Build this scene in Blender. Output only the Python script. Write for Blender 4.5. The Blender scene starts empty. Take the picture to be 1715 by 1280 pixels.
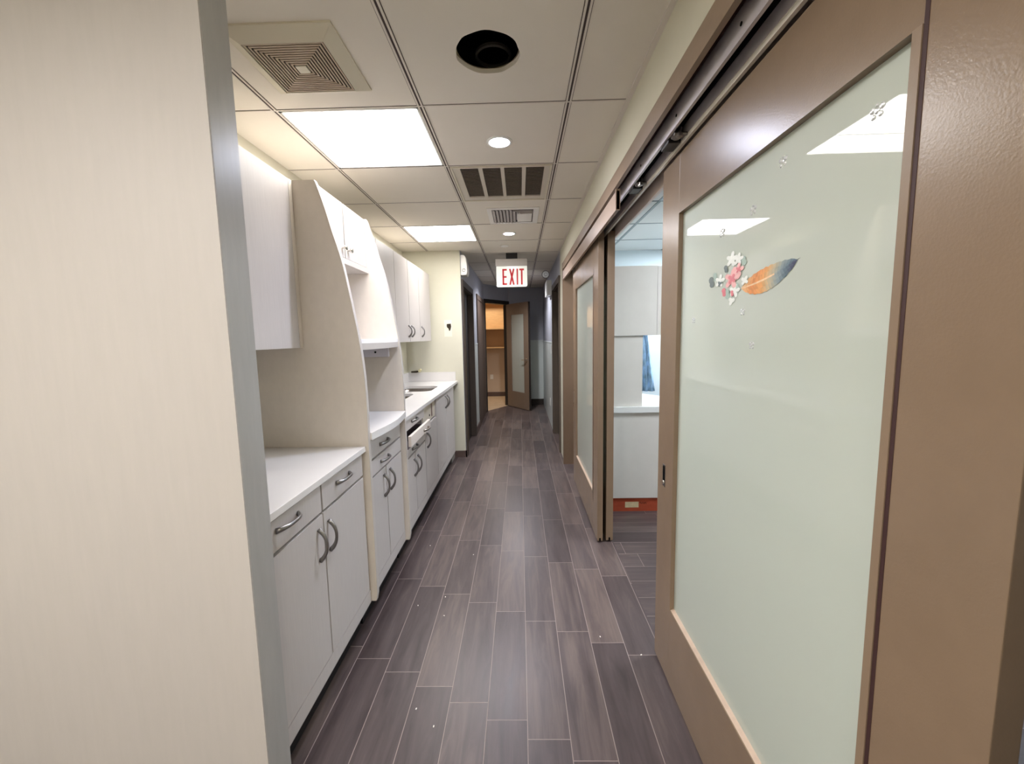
import bpy, bmesh, math, random
from mathutils import Vector, Matrix
random.seed(4)
S = bpy.context.scene
C = S.collection
PI = math.pi
HC = 1.375            # camera height
ZC = 2.329            # ceiling height
GX, GY, T = -1.0032, 1.2084, 0.6096     # ceiling grid origin and pitch

# ------------------------------------------------------------------ camera, world, exposure
cam = bpy.data.cameras.new('camera'); co = bpy.data.objects.new('camera', cam); C.objects.link(co)
cam.sensor_width = 36.0; cam.sensor_fit = 'HORIZONTAL'; cam.lens = 695.05 / 1715 * 36.0
cam.clip_start = 0.02; cam.clip_end = 60
def cam_rot(p, y, r):
    cp, sp, cy, sy, cr, sr = math.cos(p), math.sin(p), math.cos(y), math.sin(y), math.cos(r), math.sin(r)
    fw = Vector((sy*cp, cy*cp, -sp)); rt = Vector((cy, -sy, 0)); up = rt.cross(fw)
    r2 = rt*cr + up*sr; u2 = -rt*sr + up*cr
    return Matrix((r2, u2, -fw)).transposed()
co.matrix_world = Matrix.Translation((0, 0, HC)) @ cam_rot(0.108797, -0.020633, -0.019262).to_4x4()
S.camera = co
S.view_settings.view_transform = 'Standard'; S.view_settings.look = 'None'
S.view_settings.gamma = 1; S.view_settings.use_curve_mapping = False
S.view_settings.exposure = 2.32
w = bpy.data.worlds.new('world'); S.world = w; w.use_nodes = True
w.node_tree.nodes['Background'].inputs[0].default_value = (0.9, 0.95, 1, 1)
w.node_tree.nodes['Background'].inputs[1].default_value = 0.02

TROFFER_E = 3.6      # emission of the ceiling panels
def area(name, loc, sx, sy, power, col, rot=(0, 0, 0)):
    l = bpy.data.lights.new(name, 'AREA'); l.shape = 'RECTANGLE'; l.size = sx; l.size_y = sy
    l.energy = power; l.color = col
    o = bpy.data.objects.new(name, l); C.objects.link(o); o.location = loc; o.rotation_euler = rot
    return o

# ------------------------------------------------------------------ materials
def srgb(h):
    h = h.lstrip('#'); v = [int(h[i:i+2], 16)/255 for i in (0, 2, 4)]
    return tuple((c/12.92 if c <= .04045 else ((c+.055)/1.055)**2.4) for c in v) + (1,)
def newmat(name):
    m = bpy.data.materials.new(name); m.use_nodes = True
    return m, m.node_tree, m.node_tree.nodes['Principled BSDF']
def mat(name, col, rough=.5, spec=.5, metal=0, noise=None, amt=.06, bump=0, bscale=200, coat=0, coatr=.1, emit=None, es=0, stretch=(1, 1, 1)):
    m, nt, b = newmat(name)
    c = srgb(col) if isinstance(col, str) else col
    b.inputs['Base Color'].default_value = c
    b.inputs['Roughness'].default_value = rough
    b.inputs['Specular IOR Level'].default_value = spec
    b.inputs['Metallic'].default_value = metal
    b.inputs['Coat Weight'].default_value = coat; b.inputs['Coat Roughness'].default_value = coatr
    if emit: b.inputs['Emission Color'].default_value = srgb(emit); b.inputs['Emission Strength'].default_value = es
    N = nt.nodes.new; L = nt.links.new
    if noise or bump:
        tc = N('ShaderNodeTexCoord'); mp = N('ShaderNodeMapping'); mp.inputs['Scale'].default_value = stretch
        L(tc.outputs['Object'], mp.inputs['Vector'])
    if noise:
        n = N('ShaderNodeTexNoise'); n.inputs['Scale'].default_value = noise; n.inputs['Detail'].default_value = 5
        n.inputs['Roughness'].default_value = .65
        L(mp.outputs[0], n.inputs['Vector'])
        r = N('ShaderNodeMapRange'); r.inputs[1].default_value = .3; r.inputs[2].default_value = .7
        r.inputs[3].default_value = 1-amt; r.inputs[4].default_value = 1+amt
        L(n.outputs[0], r.inputs[0])
        mx = N('ShaderNodeMix'); mx.data_type = 'RGBA'; mx.blend_type = 'MULTIPLY'; mx.inputs[0].default_value = 1
        mx.inputs[6].default_value = c; L(r.outputs[0], mx.inputs[7]); L(mx.outputs[2], b.inputs['Base Color'])
    if bump:
        n2 = N('ShaderNodeTexNoise'); n2.inputs['Scale'].default_value = bscale; n2.inputs['Detail'].default_value = 3
        L(mp.outputs[0], n2.inputs['Vector'])
        bp = N('ShaderNodeBump'); bp.inputs['Strength'].default_value = bump; bp.inputs['Distance'].default_value = .002
        L(n2.outputs[0], bp.inputs['Height']); L(bp.outputs[0], b.inputs['Normal'])
    return m

LAM = mat('laminate_white', '#bcb5b0', .42, .4, noise=22, amt=.035, stretch=(6, 6, .35), bump=.05, bscale=60)
LAMW = mat('laminate_cream', '#b3ada8', .45, .35, noise=11, amt=.022, stretch=(5, 5, .5), bump=.08, bscale=24)
EDGE = mat('laminate_edge', '#c2bab2', .4, .4)
QUARTZ = mat('worktop_white', '#dcd8d4', .25, .5, noise=3, amt=.02)
GAP = mat('gap_shade', '#050404', .9, .1)  # near-black that paints the shade in gaps, holes and recesses
CREAM = mat('paint_cream', '#cecab7', .75, .25, noise=4, amt=.02, bump=.06, bscale=120)
LILAC = mat('far_wall_lilac_lit', '#a7a8b0', .6, .3, noise=3, amt=.03)  # far wall paint with the cool corridor light put into its colour
WAINS = mat('wainscot_pale', '#c8cdc9', .35, .4, noise=3, amt=.03)
TILE = mat('ceiling_tile', '#e4ddd0', .85, .15, noise=2, amt=.02, bump=.05, bscale=300)
TBAR = mat('grid_bar', '#ddd5ca', .6, .3)
TDARK = mat('grid_slot', '#544a47', .8, .1)
BROWN = mat('paint_taupe', '#85705b', .27, .55, noise=5, amt=.05, bump=.12, bscale=230)
BROWN2 = mat('paint_taupe_casing', '#89745f', .4, .45, noise=5, amt=.05, bump=.15, bscale=80)
DBROWN = mat('dark_brown_wood', '#2f2621', .6, .35, noise=6, amt=.12, stretch=(4, 4, .4))
BASEB = mat('baseboard_brown', '#5b4b45', .4, .4, noise=6, amt=.08)
ALU = mat('aluminium', '#cbc4c6', .38, .5, metal=.35, noise=8, amt=.12, stretch=(1, .15, 1))
ALUD = mat('aluminium_dull', '#6b6461', .5, .5, metal=.6)
BLACK = mat('black_plastic_toe_shade', '#0d0d0f', .4, .5)  # also paints the toe-kick shadow on the cabinet plinths
STEEL = mat('brushed_nickel', '#8d8a88', .28, .5, metal=.95)
SSTEEL = mat('sink_steel', '#a9a199', .25, .5, metal=.95, noise=10, amt=.1)
CHROME = mat('chrome', '#d8d4cc', .12, .5, metal=1)
PLAST = mat('white_plastic', '#eceae4', .35, .5)
VENTP = mat('vent_cream', '#d8d0bb', .5, .4)
VENTG = mat('vent_louver', '#b9a892', .55, .3)
VENTD = mat('vent_shade', '#0f0b0a', .9, .1)
FILTER = mat('filter_grey', '#8a8177', .9, .1, noise=90, amt=.25, stretch=(1, 6, 1))
DUCT = mat('duct_dark', '#080706', .8, .2)
PLAS = mat('raw_plaster_edge', '#857a63', .9, .1, noise=40, amt=.2)
ORANGE = mat('bare_red_board', '#a5492f', .6, .3, noise=8, amt=.25, stretch=(.5, 1, 2))
LABEL = mat('label_paper', '#c9b894', .8, .2, noise=40, amt=.12)
PLY = mat('plywood_warm', '#c7a172', .55, .3, noise=6, amt=.1, stretch=(1, 1, 5))
CLOSETW = mat('closet_wall', '#c9b7a4', .8, .2)
CLOSETF = mat('closet_floor', '#b9a184', .6, .3, noise=5, amt=.08)
BLUEW = mat('paint_pale_blue', '#d3e0e6', .7, .3)
RED = mat('exit_red', '#b3262c', .4, .4, emit='#b3262c', es=.10)
LED = None

def emis(name, col, s):
    m, nt, b = newmat(name)
    b.inputs['Base Color'].default_value = (.8, .8, .8, 1)
    b.inputs['Emission Color'].default_value = srgb(col); b.inputs['Emission Strength'].default_value = s
    return m
TROF = emis('troffer_diffuser', '#fffcf9', TROFFER_E)
TROFR = emis('rear_fill_diffuser', '#fffcf9', 7.2)  # brighter than the front panels, as fill from behind the camera
TROFB = emis('troffer_diffuser_cool', '#f0f7ff', 10.5)
LEDM = emis('downlight_lens', '#eef0ff', 26)
EXITP = mat('exit_acrylic', '#d9dbd2', .12, .6, emit='#f2f4ea', es=.12)

def frosted():
    m, nt, b = newmat('frosted_glass')
    b.inputs['Base Color'].default_value = srgb('#d5dacf')
    b.inputs['Roughness'].default_value = .5
    b.inputs['Specular IOR Level'].default_value = .2
    b.inputs['Coat Weight'].default_value = 1; b.inputs['Coat Roughness'].default_value = .015; b.inputs['Coat IOR'].default_value = 1.55
    tr = nt.nodes.new('ShaderNodeBsdfTranslucent'); tr.inputs[0].default_value = srgb('#dfe8dd')
    mx = nt.nodes.new('ShaderNodeMixShader'); mx.inputs[0].default_value = .25
    nt.links.new(b.outputs[0], mx.inputs[1]); nt.links.new(tr.outputs[0], mx.inputs[2])
    nt.links.new(mx.outputs[0], nt.nodes['Material Output'].inputs[0])
    return m
FROST = frosted()
def clear():
    m, nt, b = newmat('clear_crystal')
    b.inputs['Base Color'].default_value = (.95, .97, .97, 1); b.inputs['Roughness'].default_value = .03
    b.inputs['Transmission Weight'].default_value = .35; b.inputs['IOR'].default_value = 1.5
    return m
CRYS = clear()

def floor_mat(name, swap=False):
    m, nt, b = newmat(name); N = nt.nodes.new; L = nt.links.new
    tc = N('ShaderNodeTexCoord'); sp = N('ShaderNodeSeparateXYZ'); L(tc.outputs['Object'], sp.inputs[0])
    def M(op, a, b_=None, c_=None):
        n = N('ShaderNodeMath'); n.operation = op
        for i, v in enumerate((a, b_, c_)):
            if v is None: continue
            if isinstance(v, (int, float)): n.inputs[i].default_value = v
            else: L(v, n.inputs[i])
        return n.outputs[0]
    X, Y = sp.outputs[0], sp.outputs[1]
    if swap: X, Y = Y, X
    W, LEN, ST = .1466, .595, .0725
    u = M('DIVIDE', M('SUBTRACT', X, .004), W)
    k = M('FLOOR', u); fu = M('FRACT', u)
    # column k (k=-1 is the one left of the seam at x=.004) has joints at 1.355 + .595n
    v = M('DIVIDE', M('SUBTRACT', M('MULTIPLY_ADD', M('ADD', k, 1), ST, Y), 1.355), LEN)
    n_ = M('FLOOR', v); fv = M('FRACT', v)
    du = M('MULTIPLY', M('MINIMUM', fu, M('SUBTRACT', 1, fu)), W)
    dv = M('MULTIPLY', M('MINIMUM', fv, M('SUBTRACT', 1, fv)), LEN)
    d = M('MINIMUM', du, dv)
    seam = N('ShaderNodeMapRange'); seam.inputs[1].default_value = .0009; seam.inputs[2].default_value = .0018
    seam.inputs[3].default_value = 1; seam.inputs[4].default_value = 0; L(d, seam.inputs[0])
    cx = N('ShaderNodeCombineXYZ'); L(k, cx.inputs[0]); L(n_, cx.inputs[1])
    wn = N('ShaderNodeTexWhiteNoise'); wn.noise_dimensions = '3D'; L(cx.outputs[0], wn.inputs['Vector'])
    # wood grain
    gv = N('ShaderNodeCombineXYZ')
    L(M('MULTIPLY', X, 26), gv.inputs[0]); L(M('MULTIPLY', Y, 2.6), gv.inputs[1]); L(M('MULTIPLY', wn.outputs[0], 40), gv.inputs[2])
    g = N('ShaderNodeTexNoise'); g.inputs['Scale'].default_value = 1; g.inputs['Detail'].default_value = 6; g.inputs['Roughness'].default_value = .62; g.inputs['Distortion'].default_value = .6
    L(gv.outputs[0], g.inputs['Vector'])
    cr = N('ShaderNodeValToRGB'); e = cr.color_ramp.elements
    e[0].position = .25; e[0].color = srgb('#362c2c'); e[1].position = .75; e[1].color = srgb('#685a54')
    e2 = cr.color_ramp.elements.new(.5); e2.color = srgb('#4c4140')
    L(M('ADD', M('MULTIPLY', g.outputs[0], .75), M('MULTIPLY', wn.outputs[0], .28)), cr.inputs[0])
    mx = N('ShaderNodeMix'); mx.data_type = 'RGBA'; L(seam.outputs[0], mx.inputs[0]); L(cr.outputs[0], mx.inputs[6])
    mx.inputs[7].default_value = srgb('#8b7c76')
    L(mx.outputs[2], b.inputs['Base Color'])
    b.inputs['Specular IOR Level'].default_value = .45
    ro = N('ShaderNodeMapRange'); ro.inputs[3].default_value = .26; ro.inputs[4].default_value = .44; L(g.outputs[0], ro.inputs[0])
    L(ro.outputs[0], b.inputs['Roughness'])
    fine = N('ShaderNodeTexNoise'); fine.inputs['Scale'].default_value = 3.2; fine.inputs['Detail'].default_value = 4; L(gv.outputs[0], fine.inputs['Vector'])
    hgt = M('SUBTRACT', M('MULTIPLY', fine.outputs[0], .35), M('MULTIPLY', seam.outputs[0], 1.2))
    bp = N('ShaderNodeBump'); bp.inputs['Strength'].default_value = .35; bp.inputs['Distance'].default_value = .0015
    L(hgt, bp.inputs['Height']); L(bp.outputs[0], b.inputs['Normal'])
    return m
FLOORM = floor_mat('floor_planks')
FLOORX = floor_mat('floor_planks_cross', True)

# ------------------------------------------------------------------ mesh helpers (all in world coordinates)
def NB(): return bmesh.new()
def box(bm, x0, x1, y0, y1, z0, z1, bev=0):
    x0, x1 = min(x0, x1), max(x0, x1); y0, y1 = min(y0, y1), max(y0, y1); z0, z1 = min(z0, z1), max(z0, z1)
    r = bmesh.ops.create_cube(bm, size=1)
    for v in r['verts']:
        v.co = Vector((x0+(v.co.x+.5)*(x1-x0), y0+(v.co.y+.5)*(y1-y0), z0+(v.co.z+.5)*(z1-z0)))
    if bev:
        es = list({e for v in r['verts'] for e in v.link_edges})
        bmesh.ops.bevel(bm, geom=es, offset=bev, segments=2, profile=.6, affect='EDGES')
    return bm
def prism(bm, pts, axis, a, b):
    """extrude a closed 2-D outline along axis from a to b; pts are the two other coordinates in order"""
    def P(p, t):
        return Vector((t, p[0], p[1])) if axis == 'x' else Vector((p[0], t, p[1])) if axis == 'y' else Vector((p[0], p[1], t))
    A = [bm.verts.new(P(p, a)) for p in pts]; B = [bm.verts.new(P(p, b)) for p in pts]
    n = len(pts)
    bm.faces.new(A); bm.faces.new(B[::-1])
    for i in range(n):
        j = (i+1) % n
        bm.faces.new((A[j], A[i], B[i], B[j]))
    bmesh.ops.recalc_face_normals(bm, faces=bm.faces[:])
    return bm
def tube(bm, pts, rad, seg=8, caps=True, flat=1.0):
    """swept round (or flattened) bar through pts"""
    pts = [Vector(p) for p in pts]; rings = []
    prev = None
    for i, p in enumerate(pts):
        d = (pts[min(i+1, len(pts)-1)] - pts[max(i-1, 0)]).normalized()
        ref = Vector((0, 0, 1)) if abs(d.z) < .9 else Vector((1, 0, 0))
        if prev is None: u = d.cross(ref).normalized()
        else: u = (prev - d*prev.dot(d)).normalized()
        prev = u; v = d.cross(u)
        r = rad[i] if isinstance(rad, (list, tuple)) else rad
        rings.append([bm.verts.new(p + u*math.cos(2*PI*k/seg)*r + v*math.sin(2*PI*k/seg)*r*flat) for k in range(seg)])
    for a, b in zip(rings, rings[1:]):
        for k in range(seg):
            bm.faces.new((a[k], a[(k+1) % seg], b[(k+1) % seg], b[k]))
    if caps: bm.faces.new(rings[0][::-1]); bm.faces.new(rings[-1])
    return bm
def lathe(bm, prof, c, axis='z', seg=32, closed=False):
    """prof: (radius, offset) pairs about axis through c"""
    c = Vector(c); rings = []
    ax = {'x': (Vector((1,0,0)), Vector((0,1,0)), Vector((0,0,1))), 'y': (Vector((0,1,0)), Vector((0,0,1)), Vector((1,0,0))), 'z': (Vector((0,0,1)), Vector((1,0,0)), Vector((0,1,0)))}[axis]
    for r, o in prof:
        if r < 1e-6: rings.append([bm.verts.new(c+ax[0]*o)])
        else: rings.append([bm.verts.new(c+ax[0]*o+ax[1]*r*math.cos(2*PI*k/seg)+ax[2]*r*math.sin(2*PI*k/seg)) for k in range(seg)])
    for a, b in zip(rings, rings[1:]):
        for k in range(seg):
            j = (k+1) % seg
            if len(a) == 1 and len(b) == 1: continue
            if len(a) == 1: bm.faces.new((a[0], b[k], b[j]))
            elif len(b) == 1: bm.faces.new((a[k], a[j], b[0]))
            else: bm.faces.new((a[k], a[j], b[j], b[k]))
    return bm
def holed(bm, outer, holes, z0, z1):
    """slab with holes, outlines in xy"""
    loops = []
    for ol in [outer]+holes:
        vs = [bm.verts.new((p[0], p[1], z1)) for p in ol]
        loops.append([bm.edges.new((vs[i], vs[(i+1) % len(vs)])) for i in range(len(vs))])
    es = [e for l in loops for e in l]
    r = bmesh.ops.triangle_fill(bm, edges=es, use_beauty=True, use_dissolve=False)
    fs = [g for g in r['geom'] if isinstance(g, bmesh.types.BMFace)]
    ex = bmesh.ops.extrude_face_region(bm, geom=fs)
    for v in [g for g in ex['geom'] if isinstance(g, bmesh.types.BMVert)]: v.co.z = z0
    bmesh.ops.recalc_face_normals(bm, faces=bm.faces[:])
    return bm
def rrect(x0, x1, y0, y1, r, n=5):
    out = []
    for cx, cy, a in ((x1-r, y1-r, 0), (x0+r, y1-r, 90), (x0+r, y0+r, 180), (x1-r, y0+r, 270)):
        for i in range(n+1):
            t = math.radians(a+90*i/n); out.append((cx+r*math.cos(t), cy+r*math.sin(t)))
    return out

def wloc(o):
    v = Vector((0, 0, 0))
    while o: v += o.location; o = o.parent
    return v
def obj(name, bm, m, parent=None, smooth=False, origin=None, local=False):
    me = bpy.data.meshes.new(name)
    if smooth:
        for f in bm.faces: f.smooth = True
    if not local:
        if parent: off = wloc(parent)
        elif origin is not None: off = Vector(origin)
        else:
            xs = [v.co for v in bm.verts]
            off = Vector(((min(v.x for v in xs)+max(v.x for v in xs))/2, (min(v.y for v in xs)+max(v.y for v in xs))/2, min(v.z for v in xs)))
            if origin == 0: off = Vector((0, 0, 0))
        bmesh.ops.translate(bm, verts=bm.verts[:], vec=-off)
    bm.to_mesh(me); bm.free()
    for mm in (m if isinstance(m, (list, tuple)) else [m]): me.materials.append(mm)
    o = bpy.data.objects.new(name, me); C.objects.link(o)
    if parent: o.parent = parent
    elif not local: o.location = off
    if smooth:
        pass
    return o
def tag(o, label, cat, group=None):
    o['label'] = label; o['category'] = cat
    if group: o['group'] = group
    return o
def thing(name, label, cat, loc=(0, 0, 0), rz=0, group=None):
    o = bpy.data.objects.new(name, None); C.objects.link(o); o.empty_display_size = .1
    o.location = loc; o.rotation_euler = (0, 0, rz)
    return tag(o, label, cat, group)
def struct(name, bm, m, parent=None, smooth=False, origin=(0, 0, 0)):
    o = obj(name, bm, m, parent, smooth, origin)
    if not parent: o['kind'] = 'structure'
    return o
def sempty(name, loc, rz=0):
    o = bpy.data.objects.new(name, None); C.objects.link(o); o.location = loc; o.rotation_euler = (0, 0, rz)
    o['kind'] = 'structure'; return o
def copy_tree(o, parent=None):
    c = o.copy(); C.objects.link(c)
    if parent: c.parent = parent
    for ch in list(o.children): copy_tree(ch, c)
    return c

# ================================================================== STRUCTURE
XW, XF, XC = -1.282, -.727, -.645       # kitchen wall, cabinet front plane, left corridor wall
XR, YY, YE = .468, 4.68, 8.30           # right corridor wall, yellow return wall, far end wall
# floor
b = NB(); box(b, -2.6, .60, -2.6, 7.75, -.05, 0); box(b, -.65, .60, 7.75, YE+.1, -.05, 0)
struct('floor', b, FLOORM)
b = NB(); box(b, .60, 3.2, -2.6, 5.0, -.05, 0); struct('floor_side_room', b, FLOORX)
b = NB(); box(b, -1.9, -.65, 7.75, 9.7, -.052, -.001); box(b, -.65, .2, 8.4, 9.7, -.052, -.001)
prism(b, [(-.65, 7.62), (-.2, 8.33), (-.2, 8.45), (-.65, 8.45)], 'z', -.04, .001)
struct('floor_closet', b, CLOSETF)
# ceiling tiles cell by cell
skip = {(0, 1), (0, 4), (1, 2), (0, -3)}
b = NB()
hole_c, hole_r = (-.092, 1.515), .108
for i in range(-3, 3):
    for j in range(-7, 13):
        if (i, j) in skip: continue
        x0, y0 = GX+i*T, GY+j*T
        x1, y1 = min(x0+T, XR+.01), min(y0+T, YE+.1)
        if x1 <= x0 or y1 <= y0: continue
        if y0 > YY+.2 and x1 < XC-.2 and y0 < 7.2: continue
        if (i, j) == (1, 0):
            circ = [(hole_c[0]+hole_r*(1+.02*math.sin(5*t)+.012*math.sin(11*t+1))*math.cos(t), hole_c[1]+hole_r*(1+.015*math.sin(7*t))*math.sin(t)) for t in [2*PI*k/48 for k in range(48)]]
            holed(b, [(x0, y0), (x1, y0), (x1, y1), (x0, y1)], [circ], ZC, ZC+.016)
        else: box(b, x0, x1, y0, y1, ZC, ZC+.016)
ceil = struct('ceiling', b, TILE)
# grid bars: main runners with a dark slot, thin cross tees
gb, gs = NB(), NB()
for i in range(-3, 3):
    x = GX+i*T
    y1 = YE if x > XC else YY
    for s in (-1, 1): box(gb, x+s*.0075-.0035, x+s*.0075+.0035, -2.6, y1, ZC-.004, ZC+.004)
    box(gs, x-.004, x+.004, -2.6, y1, ZC-.002, ZC+.004)
    for s in (-1, 1): box(gs, x+s*.0125-.001, x+s*.0125+.001, -2.6, y1, ZC-.0012, ZC+.002)
for j in range(-6, 12):
    y = GY+j*T
    if y > YE: break
    x0 = -2.6 if y < YY else XC
    box(gb, x0, XR, y-.0035, y+.0035, ZC-.003, ZC+.003)
    box(gs, x0, XR, y-.0055, y-.0035, ZC-.001, ZC+.003)
obj('grid_bars', gb, TBAR, ceil); obj('grid_slots', gs, TDARK, ceil)
# wall angle along the right wall
b = NB(); box(b, XR-.019, XR, -2.6, YE, ZC-.006, ZC-.001); obj('wall_angle', b, TBAR, ceil)
b = NB(); box(b, .6, 3.2, -2.6, 5.0, ZC, ZC+.02)
c2 = struct('ceiling_side_room', b, mat('ceiling_tile_cool', '#cfd3d2', .8, .2))
b = NB()
for i in range(3, 7): box(b, GX+i*T+.2-.011, GX+i*T+.2+.011, -2.6, 4.9, ZC-.004, ZC+.002)
for j in range(-6, 7): box(b, .6, 3.2, GY+j*T+.1-.006, GY+j*T+.1+.006, ZC-.004, ZC+.002)
obj('grid_bars', b, mat('grid_bar_grey', '#8e989c', .6, .3), c2)
b = NB(); box(b, -1.9, .2, 7.62, 9.7, ZC+.02, ZC+.04); struct('ceiling_closet', b, TILE)

# kitchen wall and yellow return wall
b = NB(); box(b, XW-.1, XW, 1.0995, YY+.1, 0, ZC); struct('wall_left', b, CREAM)
b = NB(); box(b, XW, XC, YY, YY+.10, 0, ZC); struct('wall_return', b, CREAM)
# left corridor wall with a doorway
D1a, D1b = 4.79, 5.70
b = NB(); box(b, XC-.1, XC-.001, YY+.1, D1a, 0, ZC); box(b, XC-.1, XC, D1b, 7.60, 0, ZC); box(b, XC-.1, XC, D1a, D1b, 1.955, ZC)
box(b, XC-.0995, XC+.0005, YY+.001, YY+.1, 0, ZC)
struct('wall_corridor_left', b, LILAC)
# diagonal closet wall: A (-.65,7.62) -> B (-.235,8.25)
A2, B2 = Vector((-.645, 7.60, 0)), Vector((-.215, 8.27, 0))
dirv = (B2-A2).normalized(); nrm = Vector((dirv.y, -dirv.x, 0))
ang = math.atan2(dirv.y, dirv.x)
def diag(bm, s0, s1, n0, n1, z0, z1):
    """box in the diagonal wall's own frame: s along the wall, n towards the corridor"""
    pts = [A2+dirv*s+nrm*n for s, n in ((s0, n0), (s1, n0), (s1, n1), (s0, n1))]
    prism(bm, [(p.x, p.y) for p in pts], 'z', z0, z1)
Ld = (B2-A2).length
b = NB(); diag(b, -.02, Ld, -.1, 0, 2.03, ZC)
struct('wall_diagonal', b, LILAC)
b = NB(); box(b, -.215, .62, YE, YE+.1, 0, ZC); struct('wall_end', b, LILAC)
# right corridor wall (beyond the sliding doors), header over them
OA, OB = .30, 4.38
D2a, D2b = 4.87, 5.78
b = NB()
box(b, XR, .60, OB, 4.80, 0, ZC)
box(b, XR, .60, OA, OB, 2.10, ZC)
box(b, XR, .60, -2.6, OA, 0, ZC)
struct('wall_right', b, CREAM)
b = NB(); box(b, XR, .60, 4.80, D2a, 0, ZC); box(b, XR, .60, D2b, YE, 0, ZC); box(b, XR, .60, D2a, D2b, 1.985, ZC)
struct('wall_corridor_right', b, LILAC)
# room behind the camera and the side room
b = NB(); box(b, -2.7, .6, -2.7, -2.6, 0, ZC); struct('wall_back', b, CREAM)
b = NB(); box(b, -2.7, -2.6, -2.6, 1.0, 0, ZC); struct('wall_far_left', b, CREAM)
b = NB(); box(b, .6, 3.2, 4.9, 5.0, 0, ZC); box(b, 3.2, 3.3, -2.6, 5.0, 0, ZC); box(b, .6, 3.2, -2.7, -2.6, 0, ZC)
struct('wall_side_room', b, BLUEW)
# closet walls
b = NB(); box(b, -1.9, .2, 9.6, 9.7, 0, ZC); box(b, -2.0, -1.9, 7.6, 9.7, 0, ZC); box(b, .1, .2, YE+.1, 9.6, 0, ZC); box(b, -1.9, XC-.1, 7.5, 7.6, 0, ZC)
struct('wall_closet', b, CLOSETW)

# wainscot of the far corridor
def wain(bm, x0, x1, y0, y1):
    box(bm, x0, x1, y0, y1, .10, 1.27)
b = NB(); box(b, XR-.006, XR, D2b+.075, YE, .0, 1.27); box(b, XR-.010, XR, D2b+.075, YE, 1.27, 1.285); box(b, -.14, XR-.006, YE-.006, YE, 0, 1.285); box(b, -.14, XR-.006, YE-.011, YE, 1.285, 1.30)
box(b, XC, XC+.006, D1b+.075, 6.28, 0, 1.27); box(b, XC, XC+.010, D1b+.075, 6.28, 1.27, 1.285)
struct('trim_wainscot', b, WAINS)
# baseboards
b = NB(); box(b, -.775, XC+.012, YY-.012, YY, 0, .075); box(b, XC, XC+.012, YY-.012, 4.72, 0, .075); box(b, XC+.006, XC+.018, D1b+.075, 6.28, 0, .10)
struct('baseboard_left', b, BASEB)
b = NB(); box(b, -.14, XR-.006, YE-.022, YE-.007, 0, .12); struct('baseboard_end', b, DBROWN)
b = NB(); box(b, -1.9, .1, 9.585, 9.6, 0, .10); struct('baseboard_closet', b, BASEB)

# ------------------------------------------------------------------ doors and trims of the corridor
def casing_x(bm, x0, x1, ya, yb, zt, wd=.07, zb=0):
    box(bm, x0, x1, ya-wd, ya, zb, zt+wd); box(bm, x0, x1, yb, yb+wd, zb, zt+wd); box(bm, x0, x1, ya, yb, zt, zt+wd)
b = NB(); casing_x(b, XC+.0, XC+.018, D1a, D1b, 1.955); box(b, XC-.1, XC, D1a, D1a+.012, 0, 1.955); box(b, XC-.1, XC, D1b-.012, D1b, 0, 1.955); box(b, XC-.1, XC, D1a, D1b, 1.943, 1.955)
struct('trim_1', b, mat('casing_grey_brown', '#4d433c', .65, .3))
d = sempty('door_1', (XC-.07, D1a, 0))
b = NB(); box(b, XC-.09, XC-.055, D1a, D1b, .005, 1.955); obj('door_slab', b, DBROWN, d)
b = NB(); box(b, XC-.055, XC-.049, 5.33, 5.35, .01, 1.95); obj('edge_strip', b, mat('tan_strip', '#6d5a3c', .5), d)
b = NB(); casing_x(b, XC, XC+.018, 6.37, 7.50, 1.955); box(b, XC, XC+.008, 6.37, 7.50, 0, 1.955)
struct('trim_2', b, mat('casing_dark_taupe', '#584940', .6, .35))
b = NB(); casing_x(b, XR-.018, XR, D2a, D2b, 1.985); box(b, XR, XR+.1, D2a, D2a+.012, 0, 1.985); box(b, XR, XR+.1, D2b-.012, D2b, 0, 1.985); box(b, XR, XR+.1, D2a, D2b, 1.973, 1.985)
struct('trim_3', b, mat('casing_grey_brown_right', '#5a4f44', .65, .3))
d = sempty('door_2', (XR+.08, D2a, 0))
b = NB(); box(b, XR+.06, XR+.095, D2a, D2b, .005, 1.985); obj('door_slab', b, mat('olive_brown_door', '#40362b', .65), d)
b = NB(); box(b, XR+.052, XR+.06, 5.2, 5.23, .01, 1.98); obj('edge_strip', b, DBROWN, d)
# closet opening casing on the diagonal wall
b = NB(); diag(b, -.0, .03, -.1, .02, 0, 2.03); diag(b, Ld-.03, Ld, -.1, .02, 0, 2.03); diag(b, 0, Ld, -.1, .02, 1.995, 2.065)
struct('trim_4', b, mat('casing_near_black', '#2e2a25', .45, .4))
# closet door leaf, swung open
LW = .78
HB = Vector((-.225, 8.235, 0)); FB = Vector((.19, 7.60, 0))
ld = (FB-HB).normalized(); LW = (FB-HB).length; la = math.atan2(ld.y, ld.x)
d = sempty('door_3', HB, la)      # local x runs along the leaf, -y faces the corridor
def lobj(name, bm, m, par): return obj(name, bm, m, par, local=True)
g0, g1, gz0, gz1 = .225*LW, .79*LW, .32, 1.79
LEAF = mat('leaf_taupe', '#85715f', .35, .45, noise=5, amt=.06)
b = NB(); box(b, 0, g0, -.04, 0, .01, 2.0, .002); box(b, g1, LW, -.04, 0, .01, 2.0, .002); box(b, g0, g1, -.04, 0, .01, gz0); box(b, g0, g1, -.04, 0, gz1, 2.0)
lobj('door_leaf', b, LEAF, d)
b = NB(); box(b, g0, g1, -.028, -.016, gz0, gz1); lobj('glass_lite', b, FROST, d)
b = NB(); box(b, LW, LW+.003, -.04, 0, .01, 2.0); lobj('leaf_edge', b, DBROWN, d)
b = NB()
lathe(b, [(.028, 0), (.028, -.008), (.012, -.010), (.012, -.05)], (LW-.06, -.04, .945), 'y', 20)
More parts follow.
